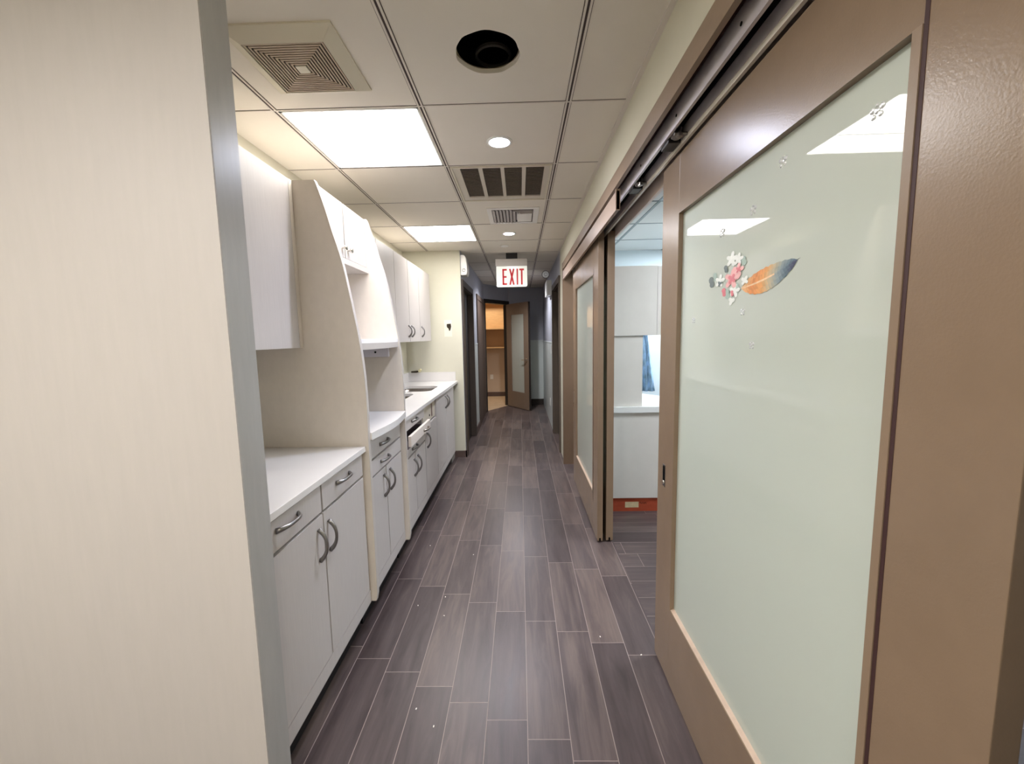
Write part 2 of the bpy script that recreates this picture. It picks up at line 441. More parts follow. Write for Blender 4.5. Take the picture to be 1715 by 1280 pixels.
tube(b, [(LW-.06, -.085, .945), (LW-.10, -.087, .945), (LW-.17, -.085, .942)], [.011, .009, .007], 10)
lathe(b, [(.028, 0), (.028, .008), (.012, .010), (.012, .05)], (LW-.06, 0, .945), 'y', 20)
tube(b, [(LW-.06, .045, .945), (LW-.10, .047, .945), (LW-.17, .045, .942)], [.011, .009, .007], 10)
lobj('lever_handle', b, CHROME, d)

# ------------------------------------------------------------------ sliding doors
def sliding_door(name, xf, y0, y1, z0, z1, gz0, gz1, sw=.165, near_groove=True, thick=.036):
    d = sempty(name, (xf+thick/2, (y0+y1)/2, z0))
    ga, gb_ = y0+sw, y1-sw
    b = NB()
    box(b, xf, xf+thick, y0, ga, z0, z1, .0015); box(b, xf, xf+thick, gb_, y1, z0, z1, .0015)
    box(b, xf, xf+thick, ga, gb_, z0, gz0); box(b, xf, xf+thick, ga, gb_, gz1, z1)
    obj('door_frame', b, BROWN, d)
    # bead beside the near stile with a dark joint, running a little past the opening
    b = NB(); box(b, xf-.002, xf+.012, ga+.002, ga+.017, gz0, gz1); obj('glazing_bead', b, BROWN2, d)
    b = NB(); box(b, xf-.0008, xf+.002, ga-.006, ga+.001, gz0-.06, gz1+.035); obj('joint_gap', b, mat('joint_maroon', '#3d2422', .6), d)
    b = NB(); box(b, xf+.016, xf+.022, ga-.01, gb_+.01, gz0-.01, gz1+.01); obj('glass_panel', b, FROST, d)
    # sill of the glass: pale colour paints in the light on its upward face
    b = NB(); prism(b, [(xf+.001, gz0-.001), (xf+.016, gz0-.001), (xf+.016, gz0+.006)], 'y', ga, gb_); obj('glazing_sill', b, mat('lit_sill', '#b7a08a', .5, .4, noise=12, amt=.12), d)
    return d
DZ = .012
d4 = sliding_door('door_4', .56, .461, 1.672, DZ, 1.988, .315, 1.790)
# recessed pull
b = NB(); box(b, .5585, .5605, 1.585, 1.612, .776, .864, .0008); obj('pull_plate', b, STEEL, d4)
b = NB(); box(b, .557, .5586, 1.590, 1.606, .80, .858); obj('pull_recess', b, GAP, d4)
b = NB(); lathe(b, [(.0, -.004), (.005, -.003), (.007, 0)], (.5585, 1.598, .793), 'x', 14); obj('pull_knob', b, CHROME, d4)
d5 = sliding_door('door_5', .493, 2.642, 3.86, DZ, 2.01, .285, 1.775)
b = NB(); box(b, .491, .494, 3.80, 3.82, .76, .86); obj('pull_plate', b, STEEL, d5)
d6 = sliding_door('door_6', .553, 2.650, 3.87, DZ, 2.01, .285, 1.775, thick=.045)
b = NB(); box(b, .505, .516, 2.640, 2.6425, DZ, DZ+.02); box(b, .569, .580, 2.648, 2.6505, DZ, DZ+.02); obj('guide_slot', b, GAP, d5)

# casings of the big opening
b = NB()
box(b, .452, XR, OA, OB+.02, 2.052, 2.118)                       # head casing
struct('trim_5', b, BROWN2)
b = NB(); box(b, .482, .490, OA, OB, 2.072, 2.0995); struct('slot_shade_strip', b, mat('slot_shade', '#2b1713', .8, .1))  # dark strip painting the shade in the slot above the track
b = NB(); box(b, .452, .468, 1.985, OB-.03, 1.945, 2.030, .002); box(b, .450, .470, 1.985, 1.997, 1.943, 2.036)
struct('trim_7', b, mat('valance_taupe', '#98826f', .35, .5, noise=5, amt=.04))
b = NB(); box(b, .450, .60, OB-.025, OB, 0, 2.06); box(b, .450, XR, OB, OB+.02, 0, 2.118); struct('trim_8', b, mat('jamb_taupe', '#6f5a47', .4, .4, noise=4, amt=.06))
b = NB(); box(b, .598, .612, OA, OB, 1.975, 2.06); struct('trim_9', b, mat('inner_head_lit', '#d3c3b8', .3, .5))  # brown head board coloured pale to paint in the light on it
b = NB(); box(b, .460, .60, OA-.02, OA, 0, 2.06); struct('trim_10', b, DBROWN)

# aluminium top track
tr = thing('sliding_door_track', 'long aluminium top track with bolt holes above the sliding glass doors', 'door track', (.54, 2.3, 2.02))
b = NB()
box(b, .498, .501, OA, OB-.03, 2.022, 2.093); box(b, .4985, .588, OA, OB-.03, 2.062, 2.066)
box(b, .4955, .5045, OA, OB-.03, 2.016, 2.026); box(b, .5455, .549, OA, OB-.03, 2.020, 2.064)
box(b, .545, .553, OA, OB-.03, 2.010, 2.020)
obj('front_rail', b, ALU, tr)
b = NB(); box(b, .502, .5455, OA, OB-.03, 2.048, 2.060); box(b, .553, .597, OA, OB-.03, 2.048, 2.060); obj('rail_channel', b, GAP, tr)
b = NB(); box(b, .546, .5555, OA, OB-.03, 1.996, 2.010); obj('rear_rail', b, mat('rail_lit_pale', '#d9d2c4', .35, .5), tr)  # lip coloured paler than the aluminium to paint light over its shadow
for y in (.62, 1.0, 1.38, 1.76):
    b = NB(); lathe(b, [(0, -.0015), (.0045, -.0012), (.0045, .001)], (.4978, y, 2.048), 'x', 12); obj('bolt_hole', b, GAP, tr)
for (y, nm) in ((1.50, 'door_roller'), (1.93, 'door_roller')):
    rl = obj(nm, box(NB(), .503, .545, y-.035, y+.035, 2.004, 2.042, .003), BLACK, tr)
    b = NB(); lathe(b, [(0, -.016), (.012, -.014), (.016, -.004), (.016, .004), (.012, .014), (0, .016)], (.522, y-.055, 2.020), 'x', 18)
    tube(b, [(.522, y-.075, 2.004), (.53, y-.075, 2.035)], .006, 10)
    tube(b, [(.505, y-.085, 2.010), (.552, y-.085, 2.010)], .0055, 10)
    lathe(b, [(0, -.008), (.011, -.006), (.011, .006), (0, .008)], (.522, y-.085, 2.006), 'z', 6)
    obj('bracket_bolt', b, STEEL, rl)

# ================================================================== CEILING FIXTURES
def troffer(i, j, label, m, zb=ZC, group=None, x=None, y=None):
    x0, y0 = (GX+i*T, GY+j*T) if x is None else (x, y)
    x1, y1 = x0+T, y0+T
    t = thing('ceiling_light', label, 'ceiling light', ((x0+x1)/2, (y0+y1)/2, zb), group=group)
    b = NB(); e = .012
    box(b, x0+e, x1-e, y0+e, y0+e+.010, zb-.001, zb+.02); box(b, x0+e, x1-e, y1-e-.010, y1-e, zb-.001, zb+.02)
    box(b, x0+e, x0+e+.010, y0+e, y1-e, zb-.001, zb+.02); box(b, x1-e-.010, x1-e, y0+e, y1-e, zb-.001, zb+.02)
    obj('light_frame', b, PLAST, t)
    ym = y0+.62*T
    b = NB(); box(b, x0+e+.01, x1-e-.01, y0+e+.01, ym-.002, zb+.004, zb+.010); box(b, x0+e+.01, x1-e-.01, ym+.002, y1-e-.01, zb+.004, zb+.010)
    obj('light_diffuser', b, m, t)
    b = NB(); box(b, x0+e, x1-e, ym-.0025, ym+.0025, zb+.003, zb+.012); obj('cross_rail', b, TBAR, t)
    b = NB(); box(b, x0, x1, y0, y1, zb+.012, zb+.02); obj('light_housing', b, PLAST, t)
    return t
troffer(0, 1, 'large bright square ceiling light nearest the camera, above the left cabinets', TROF)
troffer(0, 4, 'smaller looking bright square ceiling light farther down, before the yellow wall', TROF)
troffer(0, -3, 'square ceiling light added unseen behind the camera position', TROFR)  # out-of-view panel added to light the scene from behind
troffer(0, -3, 'square fill light added unseen behind the camera to the left', TROFR, zb=ZC-.024, x=GX-1.2, y=GY-3*T-.3)  # extra unseen panel added as fill light
troffer(0, -3, 'square fill light added unseen behind the camera to the right', TROFR, zb=ZC-.024, x=-.2, y=-1.6)  # another unseen fill panel, added to lift the shadows
troffer(0, 0, 'added unseen cool white ceiling light in the side room', TROFB, zb=ZC-.024, group='side room lights', x=1.5, y=1.9)  # out-of-view panels added here and below to brighten the side room
troffer(0, 0, 'added unseen cool white ceiling light at the back of the side room', TROFB, zb=ZC-.024, group='side room lights', x=1.6, y=3.75)

def downlight(x, y, label):
    t = thing('recessed_downlight', label, 'downlight', (x, y, ZC), group='round recessed downlights')
    b = NB(); lathe(b, [(.048, .0), (.050, -.006), (.062, -.004), (.064, 0)], (x, y, ZC), 'z', 36); obj('trim_ring', b, PLAST, t, True)
    b = NB(); lathe(b, [(0, -.003), (.048, -.003)], (x, y, ZC), 'z', 36); obj('lens', b, LEDM, t)
    return t
d1 = downlight(-.084, 2.155, 'lit round downlight nearest the camera, between hole and return grille')
d3 = copy_tree(d1); d3.location = (-.084, 6.55, ZC); d3['label'] = 'added unseen downlight brightening the corridor end, behind the exit sign'  # extra downlight added out of sight to brighten the far corridor
d2 = copy_tree(d1); d2.location = (-.084, 3.98, ZC); d2['label'] = 'lit round downlight farther down, beyond the small supply vent'

# hole with duct
b = NB(); lathe(b, [(.27, .017), (.27, .30), (0, .30)], (hole_c[0], hole_c[1], ZC), 'z', 40)
hd = obj('cut_ceiling_hole', b, DUCT, origin=(hole_c[0], hole_c[1], ZC)); tag(hd, 'round dark cut-out in the ceiling tile showing the void above', 'ceiling hole')
b = NB(); lathe(b, [(.110, .001), (.1125, .003), (.115, .017), (.1085, .019), (.105, .017)], (hole_c[0], hole_c[1], ZC), 'z', 44); obj('raw_edge', b, PLAS, hd)
b = NB(); lathe(b, [(.058, .07), (.066, .072), (.066, .082), (.058, .082), (.058, .07)], (hole_c[0]+.012, hole_c[1]+.135, ZC), 'z', 36); obj('duct_collar', b, mat('collar_grey', '#4a4641', .5, .5), hd)

# square diffuser with nested louvres
t = thing('square_ceiling_diffuser', 'square louvred ceiling vent with nested square slats, upper left of the ceiling', 'ceiling vent', (-.728, 1.52, ZC))
cx, cy = -.728, 1.52
b = NB()
H0, H1 = .176, .131
def frus(bm, a, za, c, zc):
    va = [bm.verts.new((cx+sx*a, cy+sy*a, za)) for sx, sy in ((-1,-1),(1,-1),(1,1),(-1,1))]
    vc = [bm.verts.new((cx+sx*c, cy+sy*c, zc)) for sx, sy in ((-1,-1),(1,-1),(1,1),(-1,1))]
    for k in range(4): bm.faces.new((va[k], va[(k+1) % 4], vc[(k+1) % 4], vc[k]))
frus(b, H0, ZC, H0, ZC-.006); frus(b, H0, ZC-.006, H1, ZC-.030); frus(b, H1, ZC-.030, H1-.003, ZC-.002)
obj('vent_frame', b, VENTP, t)
b = NB(); box(b, cx-H1, cx+H1, cy-H1, cy+H1, ZC-.0245, ZC-.022); obj('vent_shade_sheet', b, VENTD, t)  # near-black sheet painting the shade between the louvres
nl = 10
for k in range(nl):
    a = H1-.004-k*(H1-.022)/nl
    b = NB(); frus(b, a, ZC-.028, a-.0052, ZC-.028); frus(b, a, ZC-.028, a, ZC-.0245); frus(b, a-.0052, ZC-.028, a-.0052, ZC-.0245)
    obj('louvre_ring', b, VENTG, t)
b = NB(); box(b, cx-.019, cx+.019, cy-.019, cy+.019, ZC-.030, ZC-.020, .003); obj('vent_center', b, VENTP, t)

# return grille filling one tile
x0, y0 = GX+T, GY+2*T
t = thing('return_air_grille', 'full tile return air grille with four dark slotted panels', 'ceiling vent', (x0+T/2, y0+T/2, ZC))
b = NB(); xs = [(-.325, -.221), (-.198, -.094), (-.073, .029), (.052, .156)]
sl0, sl1 = 2.468, 2.955
box(b, x0+.016, x0+T-.016, y0+.010, y0+.022, ZC-.007, ZC+.01); box(b, x0+.016, x0+T-.016, y0+T-.022, y0+T-.010, ZC-.007, ZC+.01)
box(b, x0+.016, x0+.028, y0+.02, y0+T-.02, ZC-.007, ZC+.01); box(b, x0+T-.028, x0+T-.016, y0+.02, y0+T-.02, ZC-.007, ZC+.01)
obj('grille_rim', b, VENTP, t)
b = NB()
box(b, x0+.028, x0+T-.028, y0+.022, sl0, ZC-.002, ZC+.01); box(b, x0+.028, x0+T-.028, sl1, y0+T-.022, ZC-.002, ZC+.01)
ed = [x0+.028] + [v for p in xs for v in p] + [x0+T-.028]
for k in range(0, len(ed), 2): box(b, ed[k], ed[k+1], sl0, sl1, ZC-.002, ZC+.01)
obj('grille_face', b, mat('grille_cream', '#d2cabb', .5, .4), t)
for a, c in xs:
    b = NB()
    n = 22
    for k in range(n):
        y = sl0+(k+.5)*(sl1-sl0)/n
        prism(b, [(y-.009, ZC+.001), (y-.007, ZC-.0005), (y+.007, ZC+.010), (y+.005, ZC+.012)], 'x', a, c)
    box(b, a, c, sl0, sl1, ZC+.013, ZC+.016)
    obj('slotted_panel', b, FILTER, t)

# small supply register
t = thing('supply_register', 'small white curved-blade supply vent between the return grille and far downlight', 'ceiling vent', (-.035, 3.42, ZC))
X0, X1, Y0, Y1 = -.232, .162, 3.205, 3.625
b = NB(); r = .035
box(b, X0, X1, Y0, Y0+r, ZC-.007, ZC, .002); box(b, X0, X1, Y1-r, Y1, ZC-.007, ZC, .002); box(b, X0, X0+r, Y0+r, Y1-r, ZC-.007, ZC, .002); box(b, X1-r*1.2, X1, Y0+r, Y1-r, ZC-.007, ZC, .002)
obj('register_frame', b, PLAST, t)
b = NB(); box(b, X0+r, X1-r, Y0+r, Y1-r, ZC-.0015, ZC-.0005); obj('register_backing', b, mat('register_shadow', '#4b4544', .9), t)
for k in range(9):
    x = X0+r+.012+k*.026
    b = NB(); ye = Y1-r-.004 if k < 6 else Y1-r-.03-(k-6)*.045
    prism(b, [(x-.010, ZC-.001), (x-.006, ZC-.007), (x+.011, ZC-.013), (x+.012, ZC-.011), (x-.003, ZC-.003)], 'y', Y0+r+.002+max(0, k-5)*.028, ye)
    if k > 5: box(b, x-.006, X1-r*1.3, Y0+r+.002+(k-5)*.028, Y0+r+.012+(k-5)*.028, ZC-.010, ZC-.002)
    obj('register_blade', b, mat('blade_grey', '#b3aca9', .45) if k == 0 else bpy.data.materials['blade_grey'], t)
b = NB(); box(b, X1-.165, X1-.05, Y0+.125, Y1-.08, ZC-.014, ZC-.002, .003); obj('damper_plate', b, PLAST, t)
# sprinkler cover
b = NB(); lathe(b, [(0, -.006), (.040, -.006), (.043, -.003), (.043, 0)], (-.144, 4.51, ZC), 'z', 32)
o = obj('sprinkler_cover', b, PLAST); tag(o, 'flat round concealed sprinkler cover on the ceiling before the exit sign', 'sprinkler')

# ------------------------------------------------------------------ exit sign
t = thing('exit_sign', 'edge-lit EXIT sign with red letters hanging from the corridor ceiling', 'exit sign', (-.083, 4.9, ZC))
YS = 4.90
b = NB(); box(b, -.142, -.012, YS-.03, YS+.03, 2.262, ZC, .004); obj('mounting_canopy', b, BLACK, t)
b = NB(); box(b, -.265, .100, YS-.028, YS+.028, 2.182, 2.262, .004); obj('sign_housing', b, mat('housing_silver', '#c9c3bd', .35, .5), t)
b = NB(); prism(b, [(-.257+.02*0, 2.182), (.098, 2.182)] + [(.098-.018+.018*math.cos(a), 1.948+.018+.018*math.sin(a)) for a in [0, -PI/6, -PI/3, -PI/2]] + [(-.257+.018-.018*math.sin(a), 1.948+.018-.018*math.cos(a)) for a in [0, PI/6, PI/3, PI/2]], 'y', YS-.006, YS+.006)
obj('acrylic_panel', b, EXITP, t)
# letters
def stroke(bm, x0, z0, x1, z1, wdt):
    d_ = Vector((x1-x0, z1-z0)); n_ = Vector((-d_.y, d_.x)).normalized()*wdt/2
    prism(bm, [(x0+n_.x, z0+n_.y), (x1+n_.x, z1+n_.y), (x1-n_.x, z1-n_.y), (x0-n_.x, z0-n_.y)], 'y', YS-.010, YS-.0062)
zt, zb = 2.152, 1.972; sw = .019; hw = .026
L1 = [(-.188, -.136), (-.108, -.050), (-.024, -.008), (.008, .062)]
b = NB(); xa, xb = L1[0]; stroke(b, xa+sw/2, zb, xa+sw/2, zt, sw); 
for z in (zt-sw/2, (zt+zb)/2, zb+sw/2): stroke(b, xa, z, xb-(.004 if z == (zt+zb)/2 else 0), z, sw)
obj('letter_e', b, RED, t)
b = NB(); xa, xb = L1[1]; stroke(b, xa+.007, zb, xb-.007, zt, sw); stroke(b, xa+.007, zt, xb-.007, zb, sw); obj('letter_x', b, RED, t)
b = NB(); xa, xb = L1[2]; stroke(b, (xa+xb)/2, zb, (xa+xb)/2, zt, sw*.9); obj('letter_i', b, RED, t)
b = NB(); xa, xb = L1[3]; stroke(b, (xa+xb)/2, zb, (xa+xb)/2, zt-sw, sw); stroke(b, xa, zt-sw/2, xb, zt-sw/2, sw); obj('letter_t', b, RED, t)

# emergency lights and small wall things
t = thing('emergency_light', 'white wedge emergency light high on the wall corner above the left doorway', 'emergency light', (XC, 4.80, 2.08))
b = NB(); prism(b, [(XC+.001, 2.065), (XC+.062, 2.070), (XC+.072, 2.10), (XC+.073, 2.16), (XC+.058, 2.265), (XC+.040, 2.285), (XC+.001, 2.285)], 'y', 4.705, 4.90)
bmesh.ops.bevel(b, geom=b.edges[:], offset=.004, segments=2, affect='EDGES'); obj('housing', b, PLAST, t)
b = NB(); lathe(b, [(0, -.008), (.016, -.006), (.022, 0)], (XC+.035, 4.7055, 2.12), 'y', 20); obj('lamp_lens', b, mat('lens_white', '#f5f4f0', .1), t, True)
t = thing('emergency_light', 'white battery box emergency light with round lamp head on the right wall', 'emergency light', (XR, 6.3, 1.95))
b = NB(); box(b, XR-.072, XR, 6.05, 6.42, 1.955, 2.17, .006); obj('battery_box', b, PLAST, t)
for y in (6.0,):
    b = NB(); lathe(b, [(0, .05), (.03, .045), (.05, .01), (.056, -.03), (.052, -.035), (.03, -.02), (0, -.018)], (XR-.09, y, 2.235), 'y', 24); lh = obj('lamp_head', b, mat('head_grey', '#8f8d8c', .3), t, True)
    b = NB(); lathe(b, [(0, -.045), (.025, -.042), (.045, -.036)], (XR-.09, y, 2.235), 'y', 20); obj('lamp_bulb', b, mat('bulb_white', '#f2f2f0', .08, emit='#ffffff', es=.02), lh, True)
b = NB(); box(b, XR-.013, XR-.006, 6.06, 6.14, 1.12, 1.24, .002); o = obj('light_switch', b, PLAST); tag(o, 'white switch plate on the right wall past the brown door', 'light switch')
b = NB(); box(b, XR-.013, XR-.006, 6.40, 6.48, .29, .41, .002); o = obj('wall_outlet', b, PLAST); tag(o, 'white outlet plate low on the right corridor wall', 'outlet')
b = NB(); box(b, -.70, -.63, 9.595, 9.6, .40, .51, .001); o = obj('wall_outlet', b, PLAST); tag(o, 'white outlet on the back wall inside the closet', 'outlet')
# removed thermostat patch on the yellow wall
t = thing('thermostat_patch', 'unpainted square with a torn dark hole where a thermostat was, yellow wall', 'wall patch', (-.80, YY, 1.44))
b = NB(); box(b, -.845, -.760, YY-.0015, YY, 1.39, 1.575); obj('patch_plate', b, mat('patch_cream', '#e6ddc9', .8), t)
b = NB(); prism(b, [(-.815, 1.530), (-.770, 1.533), (-.766, 1.500), (-.774, 1.470), (-.782, 1.452), (-.792, 1.455), (-.797, 1.478), (-.813, 1.492), (-.817, 1.51)], 'y', YY-.003, YY-.0014); obj('torn_hole', b, mat('hole_dark', '#3b332b', .9, .1, noise=60, amt=.4), t)

# ================================================================== LEFT CABINETS
HM = STEEL
def pull_y(par, x, yc, z, L=.125, m=None):
    """bow pull lying along y"""
    b = NB(); n = 12; pts = []; rd = []
    for k in range(n+1):
        s = k/n; a = (s-.5)*2
        pts.append((x+.002+.026*(1-abs(a)**2.6), yc+a*L/2, z-.002+.004*(1-a*a))); rd.append(.0045+.003*abs(a)**2)
    tube(b, pts, rd, 10, flat=1.25)
    return obj('handle', b, m or HM, par, True)
def pull_z(par, x, y, zc, L=.118, m=None, side=0):
    b = NB(); n = 12; pts = []; rd = []
    for k in range(n+1):
        s = k/n; a = (s-.5)*2
        pts.append((x+.002+.027*(1-abs(a)**2.4), y+side*.004*(1-a*a), zc+a*L/2)); rd.append(.0045+.0028*abs(a)**2)
    tube(b, pts, rd, 10, flat=1.25)
    return obj('handle', b, m or HM, par, True)
def front(par, name, y0, y1, z0, z1, x=XF, th=.019, m=None):
    b = NB(); g = .002; gh = .0042 if z0 > 1 else .003
    box(b, x-th, x, y0+gh, y1-gh, z0+g, z1-g, .0009)
    return obj(name, b, m or LAM, par)
def carcass(par, y0, y1, z0, z1, xb, xf, m=None, inner=None):
    b = NB(); t_ = .018
    box(b, xb, xf, y0, y0+t_, z0, z1); box(b, xb, xf, y1-t_, y1, z0, z1)
    box(b, xb, xf, y0+t_, y1-t_, z0, z0+t_); box(b, xb, xf, y0+t_, y1-t_, z1-t_, z1); box(b, xb, xb+.008, y0+t_, y1-t_, z0+t_, z1-t_)
    c_ = obj('carcass', b, m or LAM, par)
    b = NB(); box(b, xf-.004, xf-.001, y0+t_, y1-t_, z0+t_, z1-t_)
    obj('gap_shade_sheet', b, GAP, par)  # black sheet painting the shade between door and drawer fronts
    return c_
CB = XF-.0195       # carcass front plane
ZD = .197           # door bottoms
# ---- base unit 1
t = thing('base_cabinet', 'near base cabinet with two drawers side by side over two tall doors', 'cabinet', (-1.0, 1.46, 0), group=None)
y0, y1 = 1.101, 1.838
carcass(t, y0, y1, .135, .864, XW+.002, CB)
b = NB(); box(b, XF-.012, XF-.0005, y0, y1, .135, .196); obj('bottom_rail', b, LAM, t)
b = NB(); box(b, XW+.05, XF-.06, y0, y1, 0, .135); obj('plinth', b, BLACK, t)  # plinth coloured black to paint in the toe-kick shadow
for (a, c, hy) in ((1.101, 1.432, 1.212), (1.437, 1.828, 1.615)):
    dr = front(t, 'drawer_front', a, c, .757, .857); pull_y(dr, XF, hy, .822)
for (a, c, hy) in ((1.101, 1.436, 1.392), (1.438, 1.828, 1.470)):
    dd = front(t, 'cabinet_door', a, c, ZD, .750); pull_z(dd, XF, hy, .650)
# ---- base unit 2
t = thing('base_cabinet', 'middle base cabinet with two stacked wide drawers over two doors, between divider panels', 'cabinet', (-1.0, 2.15, 0))
y0, y1 = 1.866, 2.436
carcass(t, y0, y1, .135, .905, XW+.002, CB)
b = NB(); box(b, XF-.012, XF-.0005, y0, y1, .135, .196); obj('bottom_rail', b, LAM, t)
b = NB(); box(b, XW+.05, XF-.06, y0, y1, 0, .135); obj('plinth', b, BLACK, t)
dr = front(t, 'drawer_front', y0+.004, y1-.004, .795, .900); pull_y(dr, XF, 2.125, .842)
dr = front(t, 'drawer_front', y0+.004, y1-.004, .708, .788); pull_y(dr, XF, 2.125, .752)
for (a, c, hy) in ((y0+.004, 2.146, 2.098), (2.148, y1-.004, 2.198)):
    dd = front(t, 'cabinet_door', a, c, ZD, .702); pull_z(dd, XF, hy, .612)
# ---- base unit 3a
t = thing('base_cabinet', 'base cabinet with three drawers, the middle one pulled out, beyond the second divider', 'cabinet', (-1.0, 2.76, 0))
y0, y1 = 2.468, 3.056
b = NB(); t_ = .018
box(b, XW+.002, CB, y0, y0+t_, .135, .864); box(b, XW+.002, CB, y1-t_, y1, .135, .864); box(b, XW+.002, CB, y0+t_, y1-t_, .135, .153); box(b, XW+.002, XW+.01, y0+t_, y1-t_, .153, .864)
obj('carcass', b, LAM, t)
obj('gap_shade_sheet', box(NB(), CB-.004, CB-.001, y0+t_, y1-t_, .16, .705), GAP, t); obj('gap_shade_sheet', box(NB(), CB-.004, CB-.001, y0+t_, y1-t_, .782, .864), GAP, t)
b = NB(); box(b, XF-.012, XF-.0005, y0, y1, .135, .196); obj('bottom_rail', b, LAM, t)
b = NB(); box(b, XW+.05, XF-.06, y0, y1, 0, .135); obj('plinth', b, BLACK, t)
dr = front(t, 'drawer_front', y0+.004, y1-.002, .788, .858); pull_y(dr, XF, 2.75, .832)
dr = front(t, 'drawer_front', y0+.004, y1-.002, .614, .690); pull_y(dr, XF, 2.735, .648)
XP = XF+.045
dr = front(t, 'pulled_out_drawer', 2.500, 3.060, .704, .774, x=XP, m=mat('drawer_cream', '#ddd2c8', .4)); pull_y(dr, XP, 2.895, .735, m=SSTEEL)
b = NB(); box(b, XP-.36, XP-.02, y0+.03, y0+.042, .690, .742); box(b, XP-.36, XP-.02, y1-.042, y1-.03, .690, .742); box(b, XP-.36, XP-.02, y0+.042, y1-.042, .690, .696)
obj('drawer_box', b, mat('drawer_inside', '#6f6467', .6), dr)
for (a, c, hy) in ((y0+.004, 2.756, 2.705), (2.758, y1-.002, 2.805)):
    dd = front(t, 'cabinet_door', a, c, ZD, .606); pull_z(dd, XF, hy, .512)
# ---- base unit 3b
t = thing('base_cabinet', 'narrow base cabinet with missing drawer front showing a slotted panel over one door', 'cabinet', (-1.0, 3.28, 0))
y0, y1 = 3.058, 3.503
b = NB(); box(b, XW+.002, CB, y0, y0+t_, .135, .864); box(b, XW+.002, CB, y1-t_, y1, .135, .68); box(b, XW+.002, CB, y0+t_, y1-t_, .135, .153); box(b, CB-.004, CB, y0+t_, y1, .153, .864)
obj('carcass', b, LAM, t)
obj('gap_shade_sheet', box(NB(), CB-.0002, CB+.0008, y0+t_, y1-.004, .16, .712), GAP, t)
b = NB(); box(b, XF-.012, XF-.0005, y0, y1, .135, .196); obj('bottom_rail', b, LAM, t)
b = NB(); box(b, XW+.05, XF-.06, y0, y1, 0, .135); obj('plinth', b, BLACK, t)
b = NB(); box(b, CB-.001, CB+.006, y0+.004, y1-.004, .715, .858); pn = obj('bare_panel', b, mat('panel_cream', '#d5cbb9', .5), t)
b = NB(); box(b, CB+.0058, CB+.0075, 3.36, 3.395, .735, .838); obj('brown_slot', b, mat('slot_brown', '#80685a', .7), pn)
b = NB(); lathe(b, [(0, .0022), (.009, .002), (.009, 0)], (CB+.006, 3.29, .757), 'x', 16); obj('screw_hole', b, GAP, pn)
dd = front(t, 'cabinet_door', y0+.004, y1-.002, ZD, .706); pull_z(dd, XF, 3.112, .597)
# ---- sink base
t = thing('sink_base_cabinet', 'far base cabinet with two full height doors under the sink, next to yellow wall', 'cabinet', (-1.0, 3.97, 0))
y0, y1 = 3.505, 4.44
b = NB()
box(b, XW+.002, CB, y0, y0+t_, .135, .68); box(b, XW+.002, CB, y1-t_, y1, .135, .864); box(b, XW+.002, CB, y0+t_, y1-t_, .135, .153); box(b, CB-.004, CB, y0, y1-t_, .153, .864)
obj('carcass', b, LAM, t)
obj('gap_shade_sheet', box(NB(), CB, CB+.0008, y0+.004, y1-t_, .16, .862), GAP, t)
b = NB(); box(b, XF-.012, XF-.0005, y0, y1, .135, .196); obj('bottom_rail', b, LAM, t)
b = NB(); box(b, XW+.05, XF-.06, y0, y1, 0, .135); obj('plinth', b, BLACK, t)
b = NB(); box(b, XF-.06, XF-.045, y1, YY, 0, .864); obj('filler_strip', b, mat('filler_shade', '#8a8780', .6), t)  # grey paints in the shadow between cabinet and yellow wall
for (a, c, hy) in ((y0+.002, 3.972, 3.925), (3.974, y1, 4.015)):
    dd = front(t, 'cabinet_door', a, c, ZD, .858); pull_z(dd, XF, hy, .765)

# ---- worktops
XE = -.712
b = NB(); box(b, XW, XE, 1.10, 1.839, .866, .890, .002)
o = obj('worktop', b, QUARTZ); tag(o, 'near white worktop over the two side by side drawers', 'worktop')
b = NB(); pts = [(XW, 1.866), (-.690, 1.866)]
for k in range(1, 16):
    s = k/16; pts.append((-.690+.026*math.sin(PI*s), 1.866+.571*s))
pts += [(-.690, 2.437), (XW, 2.437)]
prism(b, pts, 'z', .912, .946)
o = obj('worktop', b, QUARTZ); tag(o, 'raised white desk top with a bowed front edge between the divider panels', 'worktop')
b = NB()
bowl1 = rrect(-1.20, -.832, 3.76, 4.20, .085); bowl2 = rrect(-1.20, -.935, 3.20, 3.63, .07)
holed(b, [(XW, 2.467), (XE, 2.467), (XE, YY), (XW, YY)], [bowl1, bowl2], .866, .890)
wt = obj('worktop', b, QUARTZ); tag(wt, 'long white sink worktop with backsplash running to the yellow wall', 'worktop')
b = NB(); box(b, XW, XW+.018, 2.467, YY, .8905, .992, .001); box(b, XW+.018, -.735, YY-.018, YY, .8905, .992, .001); obj('backsplash', b, QUARTZ, wt)
t = thing('double_sink', 'stainless steel double bowl sink set under the far worktop', 'sink', (-1.02, 3.75, .70))
for nm, ol in (('sink_bowl', bowl1), ('sink_bowl', bowl2)):
    b = NB(); cxx = sum(p[0] for p in ol)/len(ol); cyy = sum(p[1] for p in ol)/len(ol)
    rings = []
    for sc, z in ((1.03, .8655), (1.0, .8655), (.985, .80), (.96, .72), (.86, .70), (.15, .695), (.10, .688)):
        rings.append([b.verts.new((cxx+(p[0]-cxx)*sc, cyy+(p[1]-cyy)*sc, z)) for p in ol])
    n = len(ol)
    for r0, r1 in zip(rings, rings[1:]):
        for k in range(n): b.faces.new((r0[k], r0[(k+1) % n], r1[(k+1) % n], r1[k]))
    b.faces.new(rings[-1])
    obj(nm, b, SSTEEL, t, True)
t = thing('faucet_stub', 'leftover faucet pipe stub sticking up above the backsplash', 'faucet', (-1.19, 4.64, .992))
